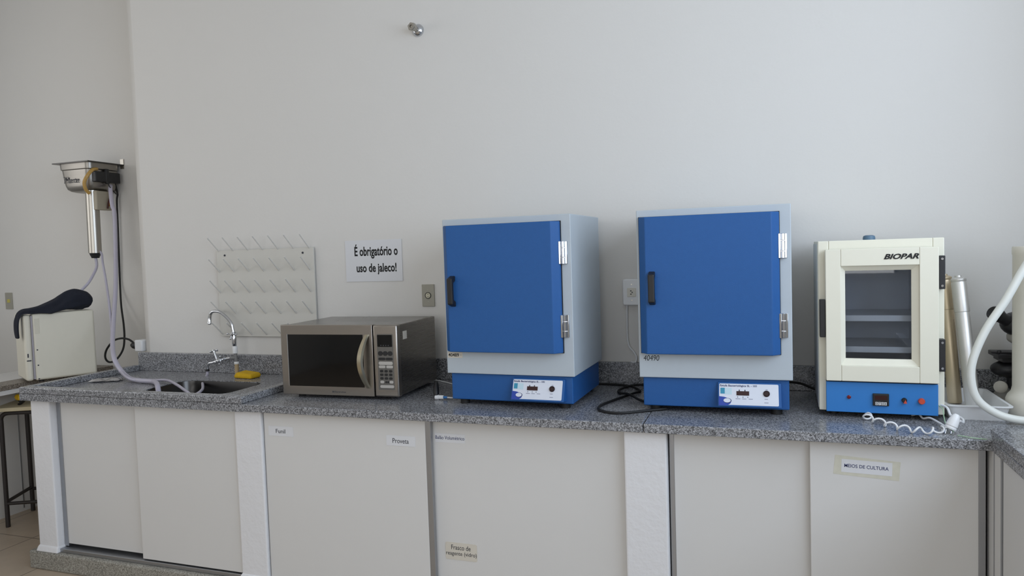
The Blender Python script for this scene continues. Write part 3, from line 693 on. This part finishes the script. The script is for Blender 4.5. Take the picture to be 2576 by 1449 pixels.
def hose(label, pts, r, m, n=12, name='hose', cat='hose', smooth=8):
    q = MB(); q.tube(pts, r, n, smooth); return tag(q.build(name, m), label, cat)
hose('pale hose from the water still tube tip down to the dark cloth', [(-3.442,.17,1.58),(-3.437,.17,1.521),(-3.433,.14,1.471),(-3.434,.10,1.418),(-3.458,.07,1.375),(-3.481,.03,1.323)], .0085, HOSE)
hose('thinner pale hose from the still across the sink to the faucet', [(-3.412,.17,1.62),(-3.40,.18,1.596),(-3.362,.15,1.544),(-3.286,.10,1.42),(-3.158,0,1.279),(-3.038,-.10,1.147),(-2.923,-.2,1.069),(-2.829,-.27,1.002),(-2.737,-.32,.948),(-2.631,-.375,.925),(-2.564,-.375,.912),(-2.514,-.335,.908),(-2.393,-.351,.914),(-2.242,-.44,.912),(-2.107,-.521,.90),(-2.05,-.535,.885),(-2.12,-.40,.885),(-2.30,-.2,.885),(-2.352,-.11,.90),(-2.355,-.102,.925)], .0072, HOSE)
hose('thick pale hose from the still tank hanging down into the sink', [(-3.37,.25,2.03),(-3.34,.22,2.0),(-3.31,.2,1.90),(-3.296,.2,1.842),(-3.273,.17,1.591),(-3.188,.08,1.395),(-3.073,-.05,1.212),(-2.946,-.18,1.089),(-2.829,-.28,1.015),(-2.76,-.307,.957),(-2.662,-.341,.918),(-2.554,-.378,.914),(-2.45,-.39,.914),(-2.38,-.433,.914),(-2.325,-.48,.905),(-2.30,-.50,.87)], .0125, HOSE)
q = MB(); q.tube([D(p) for p in [(-3.39,.30,2.06),(-3.41,.335,1.99),(-3.42,.336,1.943),(-3.424,.336,1.801),(-3.43,.336,1.594),(-3.436,.336,1.385),(-3.396,.30,1.256),(-3.33,.25,1.144),(-3.275,.20,1.061),(-3.239,.15,.992),(-3.243,.10,.937),(-3.277,.08,.925),(-3.284,.06,.955),(-3.259,.05,1.006),(-3.189,.04,1.062),(-3.113,.03,1.081),(-3.06,.033,1.075),(-3.03,.035,1.058),(-3.0,.035,1.038)]], .006, 12, 8); scord = q.build('power_cord', RUBB, ds)
pl = thing('plug_adapter', 'white plug adapter at the left end of the backsplash', 'plug adapter', (XJ, .035, 1.04))
q = MB(); q.box(-.058, .001, -.03, .035, -.035, .035); q.build('adapter', WHITEP, pl, bevel=.008, seg=3)
q = MB(); q.lathe([(.016, 0), (.022, .01), (.02, .035), (.012, .05)], D((XJ-.058, .035, 1.036)), (-1, 0, .1), 16); q.build('plug', BLACK, scord)

# ------------------------------------------------------------------ far left: bench, fridge, cloth, stool
bn = thing('side_bench', 'stone-topped white bench at far left behind the stool', 'bench', (-3.85, -1.0, 0))
q = MB(); q.box(.14, .30, -2.0, 1.345, .826, .856); q.build('stone_edge', TIMB, bn, bevel=.003, smooth=False)
q = MB(); q.box(-.4, .295, -2.0, 1.345, .80, .826); q.build('top', LAMI, bn, smooth=False)
q = MB(); q.box(-.4, 0, -2.0, 1.345, .0, .80); q.build('panel', LAMI, bn, smooth=False)
q = MB(); q.box(0, .004, .895, .90, .02, .82); q.box(0, .004, 1.04, 1.044, .02, .82); q.build('panel_joint', ALU, bn, smooth=False)
q = MB(); q.loft([[(-.07, -.035, 0), (.07, -.04, 0), (.07, .03, 0), (-.07, .035, 0)], [(-.075, -.04, .012), (.07, -.045, .012), (.075, .035, .012), (-.07, .04, .012)], [(-.05, -.025, .022), (.05, -.03, .02), (.05, .02, .02), (-.05, .025, .022)]])
tag(q.build('pouch', BLACK, bevel=.004, loc=(-3.63, -.45, .856), rz=1.3), 'flat black pouch lying on the stone bench at far left', 'pouch')
th = math.radians(28); fx, fy, fz = -3.468, -.312, .856
FWD, FDP, FHT = .28, .365, .402
fr = thing('compact_fridge', 'small ivory fridge draped with a dark cloth at far left', 'fridge', (fx, fy, fz), -th)
# local: x = 0 at the visible side, negative to the left; y = depth
q = MB(); q.box(-FWD, 0, .045, FDP, .012, FHT); q.build('body', FRIDGE, fr, bevel=.012, seg=3)
q = MB(); q.box(-FWD, -.001, 0, .039, .012, FHT-.004); fd = q.build('door', FRIDGE, fr, bevel=.014, seg=3)
q = MB(); q.box(-FWD+.006, -.0015, .038, .046, .02, FHT-.012); q.build('gasket', GASK, fr, smooth=False)
q = MB(); q.box(-.002, .0012, .008, .03, .128, .134); q.box(-.002, .0012, .012, .018, .15, .172); q.build('door_notch', INKG, fd, smooth=False)
q = MB(); q.box(-.001, .001, .055, .08, FHT-.118, FHT-.03); q.build('hinge_cover', mat('ivory_hinge_cover', (204, 200, 184), .45), fr, bevel=.002, smooth=False)
for z in (.19, .10, .02):
    q = MB(); q.cyl((0, .062, z), (.002, .062, z), .004, n=10); q.build('screw', INKG, fr)
for x in (-.04, -FWD+.04):
    for y in (.08, FDP-.05):
        q = MB(); q.cyl((x, y, 0), (x, y, .014), .014); q.build('foot', RUBB, fr)
Rz = Matrix.Rotation(-th, 4, 'Z')
def FR(x, y, z): v = Rz @ Vector((x, y, z)); return Vector((v.x+fx, v.y+fy, v.z+fz))
# cloth: a folded bundle lying along the top, its front end falling over the door
random.seed(5)
path = [(-.04, -.022, .262), (-.038, -.024, .31), (-.034, -.02, .37), (-.03, .0, FHT+.008), (-.026, .04, FHT+.014), (-.03, .09, FHT+.02), (-.034, .14, FHT+.028), (-.05, .19, FHT+.032), (-.058, .235, FHT+.042), (-.06, .28, FHT+.05), (-.062, .328, FHT+.046), (-.062, .362, FHT+.03)]
wid = [.03, .034, .036, .04, .042, .046, .056, .062, .066, .068, .062, .03]
hgt = [.012, .014, .015, .016, .02, .026, .034, .05, .068, .08, .074, .034]
sag = [0, 0, 0, .006, .012, .018, .034, .014, .0, .0, 0, 0]
P = spline(path, 5); q = MB(); rings = []; n = 22
for i, p in enumerate(P):
    k = i/(len(P)-1)*(len(path)-1); a = min(int(k), len(path)-2); f_ = k-a
    w = wid[a]*(1-f_)+wid[a+1]*f_; h = hgt[a]*(1-f_)+hgt[a+1]*f_; sg = sag[a]*(1-f_)+sag[a+1]*f_
    t = (P[min(i+1, len(P)-1)]-P[max(i-1, 0)]).normalized(); side = Vector((1, 0, 0)); nn = side.cross(t).normalized()
    if nn.z < 0 and t.y > .3: nn = -nn
    if t.y <= .3: nn = Vector((0, -1, 0))*(1-max(0, t.y)/.3*.5)+Vector((0, 0, 1))*(max(0, t.y)/.3*.5); nn.normalize()
    ring = []
    for m_ in range(n):
        an = 2*PI*m_/n; c, s_ = math.cos(an), math.sin(an)
        fold = 1+.13*math.sin(3*an+i*.25)+.07*math.sin(7*an-i*.17)
        up = h*s_*(1.0 if s_ > 0 else .55)*fold
        pt = p+side*(w*c*fold)+nn*up
        if c > .5: pt.z -= sg*(c-.5)*2
        if t.y > .6: pt.z = max(pt.z, FHT+.002) if c < .75 else pt.z
        ring.append(FR(*pt))
    rings.append(ring)
q.loft(rings); cl = q.build('cloth', NAVY); sb = cl.modifiers.new('sub', 'SUBSURF'); sb.levels = 1; sb.render_levels = 1
tag(cl, 'dark navy cloth draped over the top of the small ivory fridge', 'cloth')
# stool
so = thing('stool', 'stool with pale wooden seat and dark tubular legs at far left', 'stool', (-3.61, -.145, 0))
ang = math.atan2(.125, .25)
def S(p):
    v = Matrix.Rotation(ang, 4, 'Z') @ Vector(p); return (v.x, v.y, v.z)
a_ = .139; r_ = .0125
q = MB(); hs = [(x*1.08, y*1.08) for x, y in rrect(-.16, .16, -.16, .16, .02)]
q.loft([[S((x, y, .692)) for x, y in hs], [S((x, y, .714)) for x, y in hs]]); q.build('seat', WOOD, so, bevel=.003, smooth=False)
for y in (-a_, a_):
    for sx in (-1, 1):
        q = MB(); q.tube([S((sx*a_*1.0, y, .0)), S((sx*a_, y, .30)), S((sx*a_, y, .60)), S((sx*a_, y, .645)), S((sx*(a_-.012), y, .667)), S((sx*(a_-.035), y, .677)), S((sx*(a_-.08), y, .678)), S((0, y, .678))], r_, 12); q.build('leg', TUBEB, so)
for z in (.14,):
    for y in (-a_, a_):
        q = MB(); q.cyl(S((-a_, y, z)), S((a_, y, z)), .010); q.build('stretcher', TUBEB, so)
    for x in (-a_, a_):
        q = MB(); q.cyl(S((x, -a_, z+.01)), S((x, a_, z+.01)), .010); q.build('stretcher', TUBEB, so)
tl = thing('clamp', 'yellow and black hand clamp lying on the stool seat', 'clamp', (-3.58, -.255, .7145))
q = MB(); q.loft([[(-.05, -.012, .03), (-.02, -.016, .028), (-.02, .012, .028), (-.05, .01, .03)], [(-.06, -.016, .05), (-.01, -.02, .045), (-.01, .016, .045), (-.06, .012, .05)], [(-.05, -.01, .066), (-.02, -.012, .06), (-.02, .01, .06), (-.05, .008, .066)]]); q.build('handle', YELP, tl, bevel=.005)
q = MB(); q.tube([(.03, 0, .045), (.012, 0, .038), (-.008, 0, .022), (-.03, 0, .008), (-.045, 0, .004)], .01, 10, rf=lambda k: 1.25-.6*k); q.tube([(-.02, 0, .015), (-.025, -.01, .03), (-.03, 0, .04)], .006, 8); q.build('jaw', BLACK, tl)

# ------------------------------------------------------------------ cables on the counter
hose('black power cable looping on the counter left of the right blue incubator', [(-.20,-.04,.906),(-.14,-.036,.906),(-.079,-.045,.906),(-.01,-.075,.906),(.02,-.115,.906),(.048,-.175,.906),(.03,-.235,.907),(-.02,-.36,.906),(-.055,-.48,.906),(-.052,-.555,.906),(-.01,-.60,.906),(.05,-.605,.906),(.13,-.55,.906),(.2,-.5,.906)], .0052, RUBB, name='power_cable', cat='cable')
hose('second black cable crossing the looped cable beside the right blue incubator', [(.16,-.045,.906),(.1,-.045,.906),(.03,-.06,.912),(-.02,-.1,.909),(-.045,-.17,.906),(-.03,-.235,.906),(.02,-.30,.9165),(.085,-.37,.906),(.16,-.42,.906)], .0052, RUBB, name='power_cable', cat='cable')
hose('black cable behind the gap between right incubator and cream oven', [(.64,-.10,.95),(.70,-.07,.94),(.76,-.06,.915),(.83,-.05,.906)], .005, RUBB, name='power_cable', cat='cable')
hose('white wire on the counter behind the microwave plug', [(-1.02,-.08,.904),(-.975,-.07,.904),(-.92,-.1,.904),(-.864,-.139,.904),(-.8,-.19,.904),(-.68,-.24,.904)], .0035, WHITEP, name='wire', cat='wire')
pg2 = thing('connector_plug', 'black and white plug connector left of the left blue incubator', 'plug', (-.775, -.478, .9))
q = MB(); q.lathe([(.009, .0), (.012, .008), (.0125, .03), (.01, .058), (.006, .064)], (-.008, .0, .016), (-.22, .5, 1), 18); q.build('plug', BLACK, pg2)
q = MB(); q.lathe([(.007, 0), (.0105, .002), (.0105, .016), (.009, .018), (.009, .04)], (-.014, 0, .0105), (1, .05, 0), 18); q.build('connector', WHITEP, pg2)
q = MB(); q.cyl((.026, .002, .0105), (.042, .003, .0105), .005); q.build('sleeve', BLUEL, pg2)
q = MB(); q.tube([(.042, .003, .0105), (.06, .006, .009), (.09, .03, .006), (.14, .08, .006)], .003, 8); q.build('wire', WHITEP, pg2)

# ------------------------------------------------------------------ right end: tray, canisters, microscope, column, hose
tr = thing('plastic_tray', 'white plastic tray behind the hose at the right end', 'tray', (1.25, -.30, .9))
q = MB()
def RT(ix, iy, z, r=.02): return [(x, y, z) for x, y in rrect(-.098+ix, .098-ix, -.165+iy, .165-iy, r)]
q.loft([RT(.014, .014, .0), RT(.004, .004, .046), RT(-.004, -.004, .048), RT(-.004, -.004, .052), RT(.006, .006, .052), RT(.018, .018, .004), ]); q.build('tray', WHITEP, tr)
def canister(label, base, top, m):
    b0 = Vector(base); d = Vector(top)-b0; t = thing('pipette_canister', label, 'canister', base, 0, 'pipette canisters in the tray')
    ln = d.length
    q = MB(); q.lathe([(.0225, 0), (.024, .003), (.024, ln*.745), (.0225, ln*.75)], (0, 0, 0), d, 26); q.build('tube', m, t)
    q = MB(); q.lathe([(.0235, ln*.73), (.0255, ln*.735), (.0255, ln*.955), (.024, ln*.965), (.0255, ln*.97), (.0255, ln*.985), (.02, ln*.995), (.012, ln), (.011, ln*1.012), (.003, ln*1.012)], (0, 0, 0), d, 26); q.build('cap', m, t)
SATW = mat('warm_satin_steel', (208, 192, 164), .42, .85, var=.06, scale=20)
SATC = mat('bright_satin_steel', (212, 210, 206), .42, .85, var=.05, scale=20)
canister('shiny steel pipette canister on the right, leaning in the tray', (1.277, -.27, .906), (1.238, -.235, 1.382), SATC)
canister('dull yellowish steel pipette canister beside the cream oven', (1.236, -.195, .906), (1.208, -.16, 1.385), SATW)
ms = thing('microscope', 'black and grey microscope behind the white column at right', 'microscope', (1.48, -.14, .9))
q = MB(); q.loft([[(-.115, -.10, 0), (.12, -.10, 0), (.12, .09, 0), (-.09, .09, 0)], [(-.105, -.09, .03), (.12, -.09, .055), (.12, .09, .055), (-.08, .09, .03)]]); q.build('base', MGREY, ms, bevel=.008)
q = MB(); q.loft([[(.0, -.03, .05), (.09, -.03, .05), (.09, .05, .05), (.0, .05, .05)], [(-.005, -.03, .2), (.08, -.03, .2), (.08, .05, .2), (-.005, .05, .2)], [(-.055, -.03, .235), (.06, -.03, .26), (.06, .04, .26), (-.055, .04, .235)], [(-.055, -.03, .262), (.05, -.03, .28), (.05, .04, .28), (-.055, .04, .262)]]); q.build('arm', MGREY, ms, bevel=.008)
q = MB(); q.box(-.105, .07, -.06, .07, .176, .192); q.box(-.09, .05, -.05, .06, .16, .176); q.cyl((-.125, -.05, .198), (-.06, -.05, .196), .004); q.ball((-.1, -.05, .2), .008); q.build('stage', DGREY, ms, bevel=.002)
q = MB(); q.ball((-.05, 0, .13), .06, 20, (1.1, .9, .55)); q.cyl((-.03, 0, .06), (-.03, 0, .15), .032); q.build('condenser', DGREY, ms)
q = MB(); q.lathe([(.02, 0), (.022, .004), (.022, .02), (.016, .024)], (-.10, -.075, .075), (-.35, -.9, .1), 20); q.build('focus_knob', MGREY, ms)
q = MB(); q.ball((-.025, 0, .30), .058, 22, (1.05, .9, .8)); q.build('head', DGREY, ms)
q = MB(); q.lathe([(.024, 0), (.021, .05), (.02, .06), (.025, .062), (.025, .095), (.02, .1), (.012, .097)], (-.055, -.01, .305), (-.66, -.5, .42), 22); q.build('eyepiece', DGREY, ms)
q = MB(); q.lathe([(.022, 0), (.022, .03), (.013, .04), (.011, .07), (.006, .08)], (-.02, 0, .275), (0, 0, -1), 20); q.build('objective', DGREY, ms)
co = thing('water_purifier_column', 'tall cream purifier column at the right edge of the picture', 'purifier column', (1.447, -.34, .9))
q = MB(); q.lathe([(.086, 0), (.086, .055), (.08, .07), (.07, .082), (.066, .1), (.066, .56), (.068, .565), (.068, .585), (.066, .59)], n=40); q.build('column', mat('cream_plastic', (219, 215, 203), .4), co)
q = MB(); q.lathe([(.02, 0), (.02, .02), (.016, .03)], (.062, -.02, .545), (1, -.35, 0), 20); q.build('hose_port', WHITEP, co)
q = MB(); q.tube([(1.535,-.37,1.445),(1.565,-.39,1.455),(1.58,-.43,1.50),(1.54,-.48,1.545),(1.46,-.50,1.53),(1.41,-.50,1.487),(1.367,-.50,1.42),(1.316,-.50,1.316),(1.259,-.50,1.216),(1.222,-.50,1.115),(1.218,-.50,1.041),(1.238,-.50,.978),(1.294,-.50,.934),(1.36,-.50,.9165),(1.43,-.49,.916),(1.52,-.46,.916)], .0128, 14, 8)
tag(q.build('hose', WHOSE), 'thick white hose curving down from the purifier column at right', 'hose')
